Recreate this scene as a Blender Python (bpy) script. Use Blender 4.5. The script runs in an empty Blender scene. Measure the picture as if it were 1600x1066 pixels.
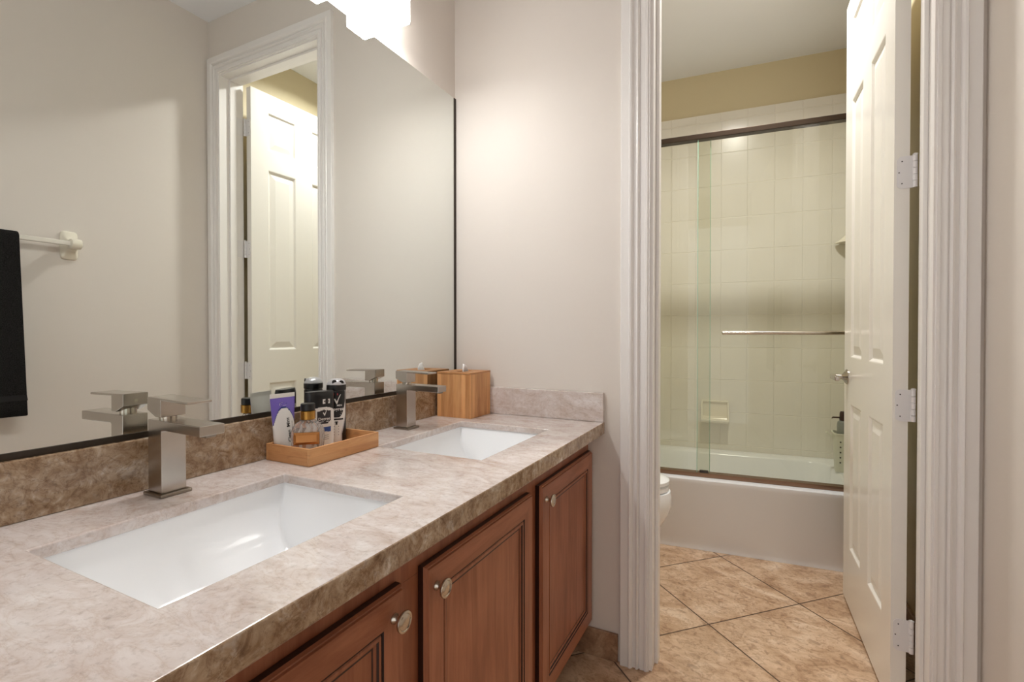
import bpy, bmesh, math, random
from mathutils import Vector, Matrix
random.seed(7)
SC = bpy.context.scene
C = SC.collection
PI = math.pi

# ---------------------------------------------------------------- camera, world, exposure
cam_d = bpy.data.cameras.new('camera')
cam = bpy.data.objects.new('camera', cam_d); C.objects.link(cam)
SC.camera = cam
cam.location = (1.0902, -1.6619, 1.1284)
cam.rotation_euler = (PI/2 - 0.0106, 0.0001, 0.4655)
cam_d.sensor_width = 36.0; cam_d.sensor_fit = 'HORIZONTAL'
cam_d.lens = 767.8/1600*36
cam_d.shift_y = -4.66/1600
cam_d.clip_start = 0.02
SC.view_settings.view_transform = 'Standard'
SC.view_settings.look = 'None'
SC.view_settings.gamma = 1.0
SC.view_settings.use_curve_mapping = False
SC.view_settings.exposure = 1.38
SC.cycles.use_denoising = True
SC.cycles.max_bounces = 14
SC.cycles.diffuse_bounces = 8
SC.cycles.glossy_bounces = 8
SC.cycles.transmission_bounces = 10
SC.cycles.transparent_max_bounces = 16
SC.cycles.caustics_reflective = True      # the mirror throws the lamps' light back
SC.cycles.caustics_refractive = False
SC.cycles.sample_clamp_indirect = 8.0
SC.cycles.denoising_prefilter = 'ACCURATE'
W = bpy.data.worlds.new('world'); SC.world = W; W.use_nodes = True
W.node_tree.nodes['Background'].inputs[0].default_value = (1.0, 1.0, 1.0, 1)
W.node_tree.nodes['Background'].inputs[1].default_value = 0.42     # the bright bedroom behind the wide opening

VANITY_E = 4.5       # emission of the vanity shades' frosted sides
VANITY_DOWN = 44.0   # and of their open bottoms
DOWN_W = 7.2        # watts of the recessed light of the toilet room

# ---------------------------------------------------------------- materials
def lin(c):
    return tuple(((v/255)/12.92 if v/255 <= 0.04045 else ((v/255+0.055)/1.055)**2.4) for v in c) + (1.0,)

def mat(name, rgb=(200, 200, 200), rough=0.5, metal=0.0, spec=0.5, coat=0.0, aniso=0.0):
    m = bpy.data.materials.new(name); m.use_nodes = True
    b = m.node_tree.nodes['Principled BSDF']
    b.inputs['Base Color'].default_value = lin(rgb)
    b.inputs['Roughness'].default_value = rough
    b.inputs['Metallic'].default_value = metal
    b.inputs['Specular IOR Level'].default_value = spec
    b.inputs['Coat Weight'].default_value = coat
    b.inputs['Coat Roughness'].default_value = 0.08
    b.inputs['Anisotropic'].default_value = aniso
    return m

class N:
    """small node helper"""
    def __init__(s, m):
        s.m = m; s.t = m.node_tree; s.b = s.t.nodes['Principled BSDF']
    def n(s, typ, **kw):
        o = s.t.nodes.new(typ)
        for k, v in kw.items(): setattr(o, k, v)
        return o
    def l(s, a, b): s.t.links.new(a, b)
    def pos(s, scale=(1, 1, 1), rot=(0, 0, 0), loc=(0, 0, 0)):
        g = s.n('ShaderNodeNewGeometry'); mp = s.n('ShaderNodeMapping')
        mp.inputs['Scale'].default_value = scale; mp.inputs['Rotation'].default_value = rot
        mp.inputs['Location'].default_value = loc
        s.l(g.outputs['Position'], mp.inputs[0]); return mp.outputs[0]
    def objc(s, scale=(1, 1, 1), rot=(0, 0, 0)):
        g = s.n('ShaderNodeTexCoord'); mp = s.n('ShaderNodeMapping')
        mp.inputs['Scale'].default_value = scale; mp.inputs['Rotation'].default_value = rot
        s.l(g.outputs['Object'], mp.inputs[0]); return mp.outputs[0]
    def noise(s, vec, scale, detail=6, rough=0.6, dist=0.0):
        o = s.n('ShaderNodeTexNoise')
        o.inputs['Scale'].default_value = scale; o.inputs['Detail'].default_value = detail
        o.inputs['Roughness'].default_value = rough; o.inputs['Distortion'].default_value = dist
        s.l(vec, o.inputs['Vector']); return o.outputs['Fac']
    def ramp(s, fac, stops, interp='LINEAR'):
        o = s.n('ShaderNodeValToRGB'); e = o.color_ramp.elements
        o.color_ramp.interpolation = interp
        while len(e) > 1: e.remove(e[-1])
        for i, (p, c) in enumerate(stops):
            x = e[0] if i == 0 else e.new(p)
            x.position = p; x.color = lin(c) if len(c) == 3 else c
        s.l(fac, o.inputs[0]); return o.outputs[0]
    def mix(s, fac, a, b, blend='MIX'):
        o = s.n('ShaderNodeMix', data_type='RGBA', blend_type=blend)
        for i, v in ((0, fac), (6, a), (7, b)):
            if isinstance(v, (int, float)): o.inputs[i].default_value = v
            elif isinstance(v, tuple): o.inputs[i].default_value = lin(v) if len(v) == 3 else v
            else: s.l(v, o.inputs[i])
        return o.outputs[2]
    def math(s, op, a, b=None):
        o = s.n('ShaderNodeMath', operation=op)
        for i, v in enumerate((a, b)):
            if v is None: continue
            if isinstance(v, (int, float)): o.inputs[i].default_value = v
            else: s.l(v, o.inputs[i])
        return o.outputs[0]
    def color(s, c): s.l(c, s.b.inputs['Base Color'])
    def bump(s, h, strength=0.2, dist=0.002):
        o = s.n('ShaderNodeBump'); o.inputs['Strength'].default_value = strength
        o.inputs['Distance'].default_value = dist
        s.l(h, o.inputs['Height']); s.l(o.outputs[0], s.b.inputs['Normal'])

def paint(name, rgb, rough=0.6):
    m = mat(name, rgb, rough, spec=0.3); n = N(m)
    v = n.pos()
    f = n.noise(v, 260, 3, 0.6)
    n.bump(f, 0.12, 0.0015)
    return m

M = {}
M['paint'] = paint('beige_wall_paint', (222, 215, 207), 0.55)
M['paint_tan'] = paint('tan_wall_paint', (212, 200, 168), 0.5)
M['ceiling'] = paint('white_ceiling_paint', (238, 240, 244), 0.8)
M['white'] = mat('white_gloss_paint', (236, 233, 230), 0.28)
M['door_white'] = mat('white_door_paint', (238, 235, 228), 0.25)
M['dark_gap'] = mat('dark_caulk_gap', (38, 28, 22), 0.8)
M['porcelain'] = mat('white_porcelain', (246, 248, 250), 0.08, coat=0.3)
M['tub'] = mat('white_tub_enamel', (238, 241, 246), 0.18)
M['ceramic'] = mat('white_glazed_ceramic', (236, 230, 214), 0.12)
M['nickel'] = mat('brushed_nickel', (188, 180, 171), 0.24, 1.0)
M['nickel_dark'] = mat('brushed_nickel_side', (150, 142, 131), 0.3, 1.0)
M['satin'] = mat('satin_nickel', (205, 196, 182), 0.22, 1.0)
M['bronze'] = mat('brushed_bronze_track', (140, 112, 92), 0.35, 1.0)
M['bronze_dark'] = mat('dark_bronze_rail', (60, 48, 38), 0.4, 0.8)
M['hinge'] = mat('white_painted_hinge', (228, 226, 226), 0.35)
M['screw'] = mat('screw_recess', (70, 66, 62), 0.5)
M['black'] = mat('black_plastic', (20, 19, 20), 0.28)
M['channel'] = mat('dark_mirror_channel', (62, 54, 46), 0.4, 0.7)
M['plastic_white'] = mat('white_plastic', (236, 234, 230), 0.3)
M['purple'] = mat('purple_print', (118, 100, 190), 0.3)
M['teal'] = mat('deep_blue_print', (52, 66, 130), 0.3)
M['label_dark'] = mat('charcoal_label_print', (48, 42, 46), 0.35)
M['blue'] = mat('blue_print', (48, 84, 160), 0.35)
M['red'] = mat('red_print', (206, 66, 74), 0.35)
M['grey_ink'] = mat('grey_ink', (120, 116, 118), 0.5)
M['silver'] = mat('silver_print', (196, 194, 196), 0.3, 0.3)
M['gold'] = mat('brushed_gold', (176, 132, 66), 0.25, 1.0)
M['amber'] = mat('amber_plate', (186, 126, 70), 0.2, 0.6)
M['grey_plastic'] = mat('grey_plastic', (146, 150, 146), 0.35)
M['basket'] = mat('pale_green_plastic', (224, 224, 208), 0.35)
M['brown'] = mat('dark_brown_plastic', (58, 38, 36), 0.3)
M['tissue'] = mat('white_tissue_paper', (252, 252, 252), 0.9)
M['bar_clear'] = mat('translucent_white_bar', (228, 224, 214), 0.15)
M['towel_black'] = mat('black_terry', (20, 19, 19), 0.95, spec=0.1)
n = N(M['towel_black']); f = n.noise(n.pos(), 420, 3, 0.7)
n.color(n.ramp(f, [(0.3, (8, 8, 8)), (0.75, (58, 56, 55))])); n.bump(f, 0.9, 0.006)
M['towel_band'] = mat('black_towel_band', (36, 35, 35), 0.7, spec=0.2)

# mirror
m = mat('mirror_silver', (236, 240, 237), 0.0, 1.0); M['mirror'] = m
# shade glass, lit
m = mat('lit_shade_glass', (250, 248, 245), 0.3)
m.node_tree.nodes['Principled BSDF'].inputs['Emission Color'].default_value = (1.0, 0.985, 0.975, 1)
m.node_tree.nodes['Principled BSDF'].inputs['Emission Strength'].default_value = VANITY_E
M['shade'] = m
m = mat('lit_shade_opening', (250, 248, 245), 0.3)
m.node_tree.nodes['Principled BSDF'].inputs['Emission Color'].default_value = (1.0, 0.985, 0.975, 1)
m.node_tree.nodes['Principled BSDF'].inputs['Emission Strength'].default_value = VANITY_DOWN
M['shade_open'] = m
m = mat('lit_recessed_lens', (250, 248, 240), 0.3)
m.node_tree.nodes['Principled BSDF'].inputs['Emission Color'].default_value = (1.0, 0.97, 0.93, 1)
m.node_tree.nodes['Principled BSDF'].inputs['Emission Strength'].default_value = 6.0
M['lens_dim'] = m

# thin shower glass: transmits straight through, tinted, with fresnel reflection
m = bpy.data.materials.new('shower_glass'); m.use_nodes = True; t = m.node_tree
for x in list(t.nodes): t.nodes.remove(x)
o = t.nodes.new('ShaderNodeOutputMaterial'); tr = t.nodes.new('ShaderNodeBsdfTransparent'); gl = t.nodes.new('ShaderNodeBsdfGlossy')
tr.inputs[0].default_value = (0.930, 0.930, 0.884, 1); gl.inputs['Roughness'].default_value = 0.0
fr = t.nodes.new('ShaderNodeFresnel'); fr.inputs[0].default_value = 1.6
mx = t.nodes.new('ShaderNodeMixShader')
ge = t.nodes.new('ShaderNodeNewGeometry'); sub = t.nodes.new('ShaderNodeMath'); sub.operation = 'SUBTRACT'; sub.inputs[0].default_value = 1.0
mu = t.nodes.new('ShaderNodeMath'); mu.operation = 'MULTIPLY'; t.links.new(ge.outputs['Backfacing'], sub.inputs[1])
t.links.new(fr.outputs[0], mu.inputs[0]); t.links.new(sub.outputs[0], mu.inputs[1]); t.links.new(mu.outputs[0], mx.inputs[0]); t.links.new(tr.outputs[0], mx.inputs[1]); t.links.new(gl.outputs[0], mx.inputs[2])
t.links.new(mx.outputs[0], o.inputs[0]); M['glass'] = m
M['glass_edge'] = mat('green_glass_edge', (150, 190, 170), 0.1)
# bottle crystal
m = mat('cut_crystal', (250, 248, 246), 0.03); m.node_tree.nodes['Principled BSDF'].inputs['Transmission Weight'].default_value = 0.8
M['crystal'] = m

# granite
def granite(name, st_big, st_mid, sb, sm, vein_rgb, vein_f, spk_f):
    m = mat(name, (200, 185, 170), 0.1, spec=0.5); n = N(m)
    v = n.pos()
    vr = n.n('ShaderNodeMapping'); vr.inputs['Rotation'].default_value = (0.5, 0.35, 0.6); vr.inputs['Scale'].default_value = (1.0, 2.0, 2.0)
    n.l(v, vr.inputs[0]); vw = vr.outputs[0]
    big = n.noise(vw, sb, 9, 0.62, 1.5)
    mid = n.noise(vw, sm, 9, 0.68, 1.2)
    fine = n.noise(v, 110, 5, 0.7)
    c1 = n.mix(0.5, n.ramp(big, st_big), n.ramp(mid, st_mid))
    rid = n.math('ABSOLUTE', n.math('SUBTRACT', n.noise(vw, sb*1.7, 10, 0.62, 2.4), 0.5))
    vein = n.ramp(rid, [(0.0, (255, 255, 255)), (0.012, (170, 170, 170)), (0.05, (0, 0, 0))])
    c2 = n.mix(n.math('MULTIPLY', vein, vein_f), c1, vein_rgb)
    spk = n.ramp(fine, [(0.34, (140, 120, 104)), (0.47, (255, 255, 255)), (1.0, (255, 255, 255))])
    n.color(n.mix(spk_f, c2, spk, 'MULTIPLY'))
    return m
M['granite'] = granite('polished_granite',
    [(0.30, (178, 158, 144)), (0.42, (206, 193, 187)), (0.55, (219, 211, 208)), (0.72, (232, 230, 228))],
    [(0.28, (150, 128, 108)), (0.42, (199, 184, 175)), (0.58, (219, 211, 207)), (0.8, (236, 234, 232))], 3.6, 13, (166, 130, 96), 0.26, 0.22)
M['granite_shade'] = granite('polished_granite_shade_tone',  # same stone; dimmer light on front edge and backsplash painted in as brown
    [(0.30, (96, 72, 50)), (0.43, (150, 122, 94)), (0.56, (184, 162, 136)), (0.70, (222, 214, 202))],
    [(0.30, (86, 60, 38)), (0.43, (140, 110, 80)), (0.56, (182, 158, 130)), (0.72, (226, 216, 202))], 4.5, 17, (96, 60, 34), 0.45, 0.4)

# stained wood
def wood(name, stops, axis='Z', rough=0.32, scale=1.0, strips=0.0):
    m = mat(name, (130, 78, 52), rough, spec=0.45); n = N(m)
    sc = {'Z': (14, 14, 1.2), 'Y': (14, 1.2, 14), 'X': (1.2, 14, 14)}[axis]
    v = n.pos(tuple(a*scale for a in sc))
    f1 = n.noise(v, 2.2, 8, 0.65, 0.8)
    f2 = n.noise(n.pos((3, 3, 3)), 1.3, 4, 0.5)
    f3 = n.noise(n.pos(tuple(a*scale*6 for a in sc)), 2.0, 3, 0.7)
    f = n.math('ADD', n.math('MULTIPLY', f1, 0.6), n.math('ADD', n.math('MULTIPLY', f2, 0.28), n.math('MULTIPLY', f3, 0.12)))
    col = n.ramp(f, stops)
    if strips:
        g = n.n('ShaderNodeNewGeometry'); sp = n.n('ShaderNodeSeparateXYZ'); n.l(g.outputs['Position'], sp.inputs[0])
        q = n.math('FLOOR', n.math('DIVIDE', n.math('ADD', n.math('ADD', sp.outputs[0], sp.outputs[1]), 5.0) if axis == 'Z' else sp.outputs[2], strips))
        wn = n.n('ShaderNodeTexWhiteNoise', noise_dimensions='1D'); n.l(q, wn.inputs['W'])
        col = n.mix(1.0, col, n.ramp(wn.outputs['Value'], [(0.0, (216, 206, 196)), (0.5, (240, 238, 235)), (1.0, (255, 255, 255))]), 'MULTIPLY')
        kn = n.noise(n.pos((30, 30, 12) if axis == 'Z' else (18, 18, 60)), 1.0, 2, 0.5)
        col = n.mix(n.ramp(kn, [(0.66, (0, 0, 0)), (0.74, (150, 150, 150))]), col, (136, 82, 44))
    n.color(col); n.bump(f3, 0.06, 0.001)
    return m
CH = [(0.28, (112, 62, 40)), (0.45, (146, 88, 60)), (0.56, (164, 104, 74)), (0.72, (180, 122, 90))]
M['wood_v'] = wood('cherry_stained_maple_upright', CH, 'Z')
M['wood_h'] = wood('cherry_stained_maple_level', CH, 'Y')
M['glaze_and_gap_shade'] = mat('dark_wood_glaze_and_gap_shade', (44, 20, 14), 0.35)
BB = [(0.32, (190, 128, 76)), (0.47, (218, 160, 106)), (0.58, (230, 176, 122)), (0.72, (238, 190, 138))]
M['bamboo_v'] = wood('bamboo_upright', BB, 'Z', 0.45, 1.6, 0.0175)
M['bamboo_y'] = wood('bamboo_level', BB, 'Y', 0.45, 1.6, 0.0175)
M['bamboo_x'] = wood('bamboo_cross', BB, 'X', 0.45, 1.6, 0.0175)

# floor tile laid on the diagonal
m = mat('travertine_floor_tile', (190, 165, 138), 0.3); n = N(m)
g = n.n('ShaderNodeNewGeometry'); sp = n.n('ShaderNodeSeparateXYZ'); n.l(g.outputs['Position'], sp.inputs[0])
P = 0.4575
def joint(e):
    fr = n.math('FRACT', n.math('DIVIDE', e, P))
    return n.math('ABSOLUTE', n.math('SUBTRACT', fr, 0.5))          # 0.5 on the joint
ua = n.math('MULTIPLY', n.math('ADD', sp.outputs[0], sp.outputs[1]), 0.70711)
va = n.math('MULTIPLY', n.math('SUBTRACT', sp.outputs[1], sp.outputs[0]), 0.70711)
ua = n.math('ADD', ua, 10*P - 0.9122); va = n.math('ADD', va, 10*P + 0.392)
mxj = n.math('MAXIMUM', joint(ua), joint(va))
grout = n.ramp(mxj, [(0.4935, (0, 0, 0)), (0.4955, (255, 255, 255))])
idu = n.math('FLOOR', n.math('DIVIDE', ua, P)); idv = n.math('FLOOR', n.math('DIVIDE', va, P))
cb = n.n('ShaderNodeCombineXYZ'); n.l(idu, cb.inputs[0]); n.l(idv, cb.inputs[1])
wn = n.n('ShaderNodeTexWhiteNoise'); n.l(cb.outputs[0], wn.inputs[0])
va2 = n.n('ShaderNodeVectorMath', operation='SCALE'); n.l(wn.outputs['Color'], va2.inputs[0]); va2.inputs['Scale'].default_value = 4.0
vv = n.n('ShaderNodeVectorMath', operation='ADD'); n.l(g.outputs['Position'], vv.inputs[0]); n.l(va2.outputs[0], vv.inputs[1])
mp = n.n('ShaderNodeMapping'); mp.inputs['Rotation'].default_value = (0, 0, PI/4); mp.inputs['Scale'].default_value = (1, 1.35, 1); n.l(vv.outputs[0], mp.inputs[0])
f1 = n.noise(mp.outputs[0], 6.0, 10, 0.68, 0.8); f2 = n.noise(mp.outputs[0], 34, 8, 0.75, 0.9)
c1 = n.ramp(f1, [(0.30, (164, 130, 100)), (0.44, (198, 166, 136)), (0.57, (218, 190, 162)), (0.72, (234, 214, 192))])
c2 = n.ramp(f2, [(0.34, (96, 70, 50)), (0.42, (176, 148, 122)), (0.52, (244, 240, 234)), (1, (255, 255, 255))])
ct = n.mix(0.5, c1, c2, 'MULTIPLY')
n.color(n.mix(grout, ct, (84, 62, 46)))
n.bump(n.math('SUBTRACT', 1.0, grout), 0.5, 0.002)
M['floor'] = m
m = mat('travertine_base_tile', (170, 135, 105), 0.4); n = N(m)
f1 = n.noise(n.pos(), 14, 9, 0.7, 0.8); f2 = n.noise(n.pos(), 70, 6, 0.7)
n.color(n.mix(0.5, n.ramp(f1, [(0.3, (120, 88, 64)), (0.5, (160, 124, 96)), (0.7, (190, 158, 128))]), n.ramp(f2, [(0.3, (120, 90, 66)), (0.5, (255, 255, 255))]), 'MULTIPLY'))
M['base_tile'] = m

# glazed wall tile; tile grid in the object's own x / z
def tile_mat(name, axis):
    m = mat(name, (232, 222, 196), 0.22); n = N(m)
    g = n.n('ShaderNodeTexCoord'); sp = n.n('ShaderNodeSeparateXYZ'); n.l(g.outputs['Object'], sp.inputs[0])
    hx = n.math('ABSOLUTE', n.math('SUBTRACT', n.math('FRACT', n.math('DIVIDE', n.math('ADD', sp.outputs[axis], 3.0), 0.1525)), 0.5))
    hz = n.math('ABSOLUTE', n.math('SUBTRACT', n.math('FRACT', n.math('DIVIDE', n.math('ADD', sp.outputs[2], 0.01), 0.2085)), 0.5))
    jz = n.ramp(hz, [(0.489, (0, 0, 0)), (0.4925, (255, 255, 255))])
    jx = n.ramp(hx, [(0.491, (0, 0, 0)), (0.4945, (255, 255, 255))])
    both = n.math('MAXIMUM', jz, n.math('MULTIPLY', jx, 0.6))
    vary = n.noise(n.objc(), 2.5, 3, 0.5)
    n.color(n.mix(both, n.ramp(vary, [(0.3, (230, 226, 216)), (0.7, (236, 233, 226))]), (248, 244, 234)))
    n.bump(n.math('SUBTRACT', 1.0, both), 0.8, 0.003)
    return m
M['tile_x'] = tile_mat('cream_glazed_wall_tile', 0)
M['tile_y'] = tile_mat('cream_glazed_side_tile', 1)

# ---------------------------------------------------------------- mesh helpers
class MB:
    def __init__(s): s.bm = bmesh.new()
    def face(s, pts, mi=0):
        f = s.bm.faces.new([s.bm.verts.new(p) for p in pts]); f.material_index = mi; return f
    def box(s, x0, x1, y0, y1, z0, z1, mi=0):
        vs = [s.bm.verts.new((x, y, z)) for x in (x0, x1) for y in (y0, y1) for z in (z0, z1)]
        for q in ((0, 1, 3, 2), (4, 6, 7, 5), (0, 4, 5, 1), (2, 3, 7, 6), (0, 2, 6, 4), (1, 5, 7, 3)):
            f = s.bm.faces.new([vs[i] for i in q]); f.material_index = mi
        return s
    def prism(s, poly, fn0, fn1, mi=0):
        """polygon poly (2-D) mapped by fn0 and fn1 to two ends"""
        a = [s.bm.verts.new(fn0(*p)) for p in poly]; b = [s.bm.verts.new(fn1(*p)) for p in poly]
        k = len(poly)
        for f in (s.bm.faces.new(a[::-1]), s.bm.faces.new(b)): f.material_index = mi
        for i in range(k):
            f = s.bm.faces.new((a[i], a[(i+1) % k], b[(i+1) % k], b[i])); f.material_index = mi
        return s
    def rings(s, rings, cap0=True, cap1=True, mi=0, closed=True):
        R = [[s.bm.verts.new(p) for p in r] for r in rings]
        k = len(R[0])
        for a, b in zip(R, R[1:]):
            for i in range(k if closed else k-1):
                f = s.bm.faces.new((a[i], a[(i+1) % k], b[(i+1) % k], b[i]))
                f.material_index = mi(i, a, b) if callable(mi) else mi
        if cap0:
            f = s.bm.faces.new(R[0][::-1]); f.material_index = mi if not callable(mi) else 0
        if cap1:
            f = s.bm.faces.new(R[-1]); f.material_index = mi if not callable(mi) else 0
        return s
    def lathe(s, prof, origin=(0, 0, 0), axis='Z', seg=32, mi=0):
        """prof: (radius, height) from bottom to top"""
        ox, oy, oz = origin; rr = []
        for r, h in prof:
            ring = []
            for i in range(seg):
                a = 2*PI*i/seg; c, d = r*math.cos(a), r*math.sin(a)
                ring.append({'Z': (ox+c, oy+d, oz+h), 'X': (ox+h, oy+c, oz+d), 'Y': (ox+d, oy+h, oz+c)}[axis])
            rr.append(ring)
        return s.rings(rr, mi=mi)
    def merge(s, d=1e-5):
        bmesh.ops.remove_doubles(s.bm, verts=s.bm.verts, dist=d); return s
    def build(s, name, mats, parent=None, world=True, bevel=0.0, seg=2, smooth=False, angle=0.6, subsurf=0):
        bmesh.ops.recalc_face_normals(s.bm, faces=s.bm.faces)
        me = bpy.data.meshes.new(name); s.bm.to_mesh(me); s.bm.free()
        for mm in (mats if isinstance(mats, (list, tuple)) else [mats]): me.materials.append(mm)
        o = bpy.data.objects.new(name, me); C.objects.link(o)
        if parent is not None:
            o.parent = parent
            if world:
                r = parent
                while r.parent: r = r.parent
                me.transform(Matrix.Translation(-r.location))
        if smooth:
            for p in me.polygons: p.use_smooth = True
            try: me.set_sharp_from_angle(angle=angle)
            except Exception: pass
        if bevel:
            b = o.modifiers.new('bevel', 'BEVEL'); b.width = bevel; b.segments = seg; b.limit_method = 'ANGLE'; b.angle_limit = 0.6
            b.harden_normals = False
        if subsurf:
            b = o.modifiers.new('sub', 'SUBSURF'); b.levels = subsurf; b.render_levels = subsurf
        return o

def tag(o, label=None, cat=None, group=None, kind=None):
    if label: o['label'] = label
    if cat: o['category'] = cat
    if group: o['group'] = group
    if kind: o['kind'] = kind
    return o
def thing(name, label, cat, loc=(0, 0, 0), rz=0.0, group=None, kind=None):
    o = bpy.data.objects.new(name, None); C.objects.link(o); o.empty_display_size = 0.05
    o.location = loc; o.rotation_euler = (0, 0, rz)
    return tag(o, label, cat, group, kind)
def copy_thing(root, loc, label):
    r = root.copy(); C.objects.link(r); r.location = loc; r['label'] = label
    for ch in list(root.children):
        c = ch.copy(); C.objects.link(c); c.parent = r
        for g in list(ch.children):
            d = g.copy(); C.objects.link(d); d.parent = c
    return r

def panel_ring(mb, P4, rings, mis, toP):
    """nested rectangle rings; rings: (inset, depth); P4=(a0,a1,b0,b1); toP(a,b,depth)"""
    a0, a1, b0, b1 = P4; prev = None
    for k, (i, d) in enumerate(rings):
        r = [toP(a0+i, b0+i, d), toP(a1-i, b0+i, d), toP(a1-i, b1-i, d), toP(a0+i, b1-i, d)]
        if prev:
            for j in range(4): mb.face([prev[j], prev[(j+1) % 4], r[(j+1) % 4], r[j]], mis[k])
        prev = r
    mb.face(prev, mis[-1])
def paneled(mb, A, B, panels, rings, mis, toP, flat=0):
    """flat sheet A x B (cut lists) with panel rectangles replaced by moulded rings"""
    a = sorted(set([A[0], A[1]] + [p[0] for p in panels] + [p[1] for p in panels]))
    b = sorted(set([B[0], B[1]] + [p[2] for p in panels] + [p[3] for p in panels]))
    for i in range(len(a)-1):
        for j in range(len(b)-1):
            ca, cb = (a[i]+a[i+1])/2, (b[j]+b[j+1])/2
            if any(p[0] < ca < p[1] and p[2] < cb < p[3] for p in panels): continue
            mb.face([toP(a[i], b[j], 0), toP(a[i+1], b[j], 0), toP(a[i+1], b[j+1], 0), toP(a[i], b[j+1], 0)], flat)
    for p in panels: panel_ring(mb, p, rings, mis, toP)

_font_cache = {}
def text_polys(body, size, bold=False):
    k = (body, size)
    if k not in _font_cache:
        cu = bpy.data.curves.new('t', 'FONT'); cu.body = body; cu.size = size; cu.align_x = 'CENTER'; cu.align_y = 'CENTER'
        cu.resolution_u = 3
        if bold: cu.offset = size*0.02
        o = bpy.data.objects.new('t', cu); C.objects.link(o)
        dg = bpy.context.evaluated_depsgraph_get(); me = bpy.data.meshes.new_from_object(o.evaluated_get(dg))
        _font_cache[k] = ([tuple(v.co[:2]) for v in me.vertices], [tuple(p.vertices) for p in me.polygons])
        bpy.data.objects.remove(o); bpy.data.curves.remove(cu); bpy.data.meshes.remove(me)
    return _font_cache[k]
def add_flat(mb, verts, polys, fn, mi):
    vs = [mb.bm.verts.new(fn(*v)) for v in verts]
    for p in polys:
        try:
            f = mb.bm.faces.new([vs[i] for i in p]); f.material_index = mi
        except ValueError: pass
def add_text(mb, body, size, fn, mi, bold=False): add_flat(mb, *text_polys(body, size, bold), fn, mi)

# ---------------------------------------------------------------- dimensions
RW = 1.6039           # right wall
CEIL = 2.816
PT = 0.12             # partition thickness
ZC = 0.82             # counter top
CD = 0.6151           # counter depth
DL, DR, DT = 0.777, 1.500, 2.505   # doorway opening
NEAR = -2.75
PHI = math.radians(4.5)
TC = Vector((1.03, 1.05))           # a point on the tub front
td = Vector((math.cos(PHI), math.sin(PHI))); tn = Vector((-td.y, td.x))
def T(s, o, z):       # tub frame: s along (from x=1.03), o away from the room
    p = TC + td*s + tn*o
    return (p.x, p.y, z)

# ---------------------------------------------------------------- structure
def st(o, label, cat): return tag(o, label, cat, kind='structure')
st(MB().box(-0.1, RW+0.1, NEAR-0.1, 2.2, -0.08, 0).build('floor', M['floor']), 'beige travertine floor tiles laid on the diagonal', 'floor')
st(MB().box(-0.1, RW+0.1, NEAR-0.1, 2.2, CEIL, CEIL+0.08).build('ceiling', M['ceiling']), 'smooth white ceiling over both rooms', 'ceiling')
st(MB().box(-0.1, 0, NEAR-0.1, PT-0.06, 0, CEIL).build('wall_left', M['paint']), 'light beige wall that carries the big mirror and vanity', 'wall')
st(MB().box(RW, RW+0.1, NEAR-0.1, PT-0.06, 0, CEIL).build('wall_right', M['paint']), 'beige wall opposite the mirror that carries the towel bar', 'wall')
mb = MB(); mb.box(-0.1, 0.25, NEAR-0.1, NEAR, 0, CEIL); mb.box(0.25, RW+0.1, NEAR-0.1, NEAR, 2.45, CEIL)
st(mb.build('wall_near', M['paint']), 'plain beige wall with a wide bedroom opening behind the camera', 'wall')
mb = MB(); JD = 0.018
mb.box(0, DL-JD, 0, PT, 0, CEIL); mb.box(DR+JD, RW, 0, PT, 0, CEIL); mb.box(DL-JD, DR+JD, 0, PT, DT+JD, CEIL)
st(mb.build('wall_middle', M['paint']), 'pale wall at the far end of the vanity with a doorway in it', 'wall')
# toilet room walls
st(MB().box(-0.1, 0, PT-0.06, 2.1, 0, CEIL).build('wall_inner_left', M['paint_tan']), 'tan wall behind the toilet', 'wall')
st(MB().box(RW, RW+0.1, PT-0.06, 2.1, 0, CEIL).build('wall_inner_right', M['paint_tan']), 'tan wall behind the open white door', 'wall')
BO = 0.74             # back wall offset from the tub front
mb = MB(); mb.prism([(-1.2, BO+0.012), (0.8, BO+0.012), (0.8, BO+0.14), (-1.2, BO+0.14)], lambda s, o: T(s, o, 0), lambda s, o: T(s, o, CEIL))
st(mb.build('wall_back', M['paint_tan']), 'tan painted wall above the tiled tub surround', 'wall')

def local_frame(name, mb, m, label, cat):
    o = mb.build(name, m); o.location = (TC.x, TC.y, 0); o.rotation_euler = (0, 0, PHI)
    return st(o, label, cat)
TT = 2.545            # top of the tile
mb = MB().box(-1.1, 0.60, BO, BO+0.014, 0.33, TT)
local_frame('wall_tile_back', mb, M['tile_x'], 'cream glazed tile on the long wall of the tub alcove', 'tiled wall')
mb = MB().box(RW-0.012, RW, 1.10, 1.9, 0.33, TT)
st(mb.build('wall_tile_right', M['tile_y']), 'cream glazed tile on the right end of the tub alcove', 'tiled wall')
mb = MB().box(0, 0.012, 1.0, 1.75, 0.33, TT)
st(mb.build('wall_tile_left', M['tile_y']), 'cream glazed tile on the left end of the tub alcove', 'tiled wall')

# baseboard tile beside the vanity
mb = MB().box(0.5, 0.664, -0.011, 0, 0, 0.095)
st(mb.build('baseboard_middle', M['base_tile'], bevel=0.002), 'brown travertine base tile between vanity and door casing', 'baseboard')
mb = MB().box(RW-0.011, RW, NEAR, -0.02, 0, 0.095)
st(mb.build('baseboard_right', M['base_tile'], bevel=0.002), 'brown travertine base tile along the right wall', 'baseboard')
mb = MB().box(RW-0.011, RW, PT+0.02, 1.06, 0, 0.095)
st(mb.build('baseboard_inner_right', M['base_tile'], bevel=0.002), 'base tile on the wall behind the open door', 'baseboard')

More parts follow.
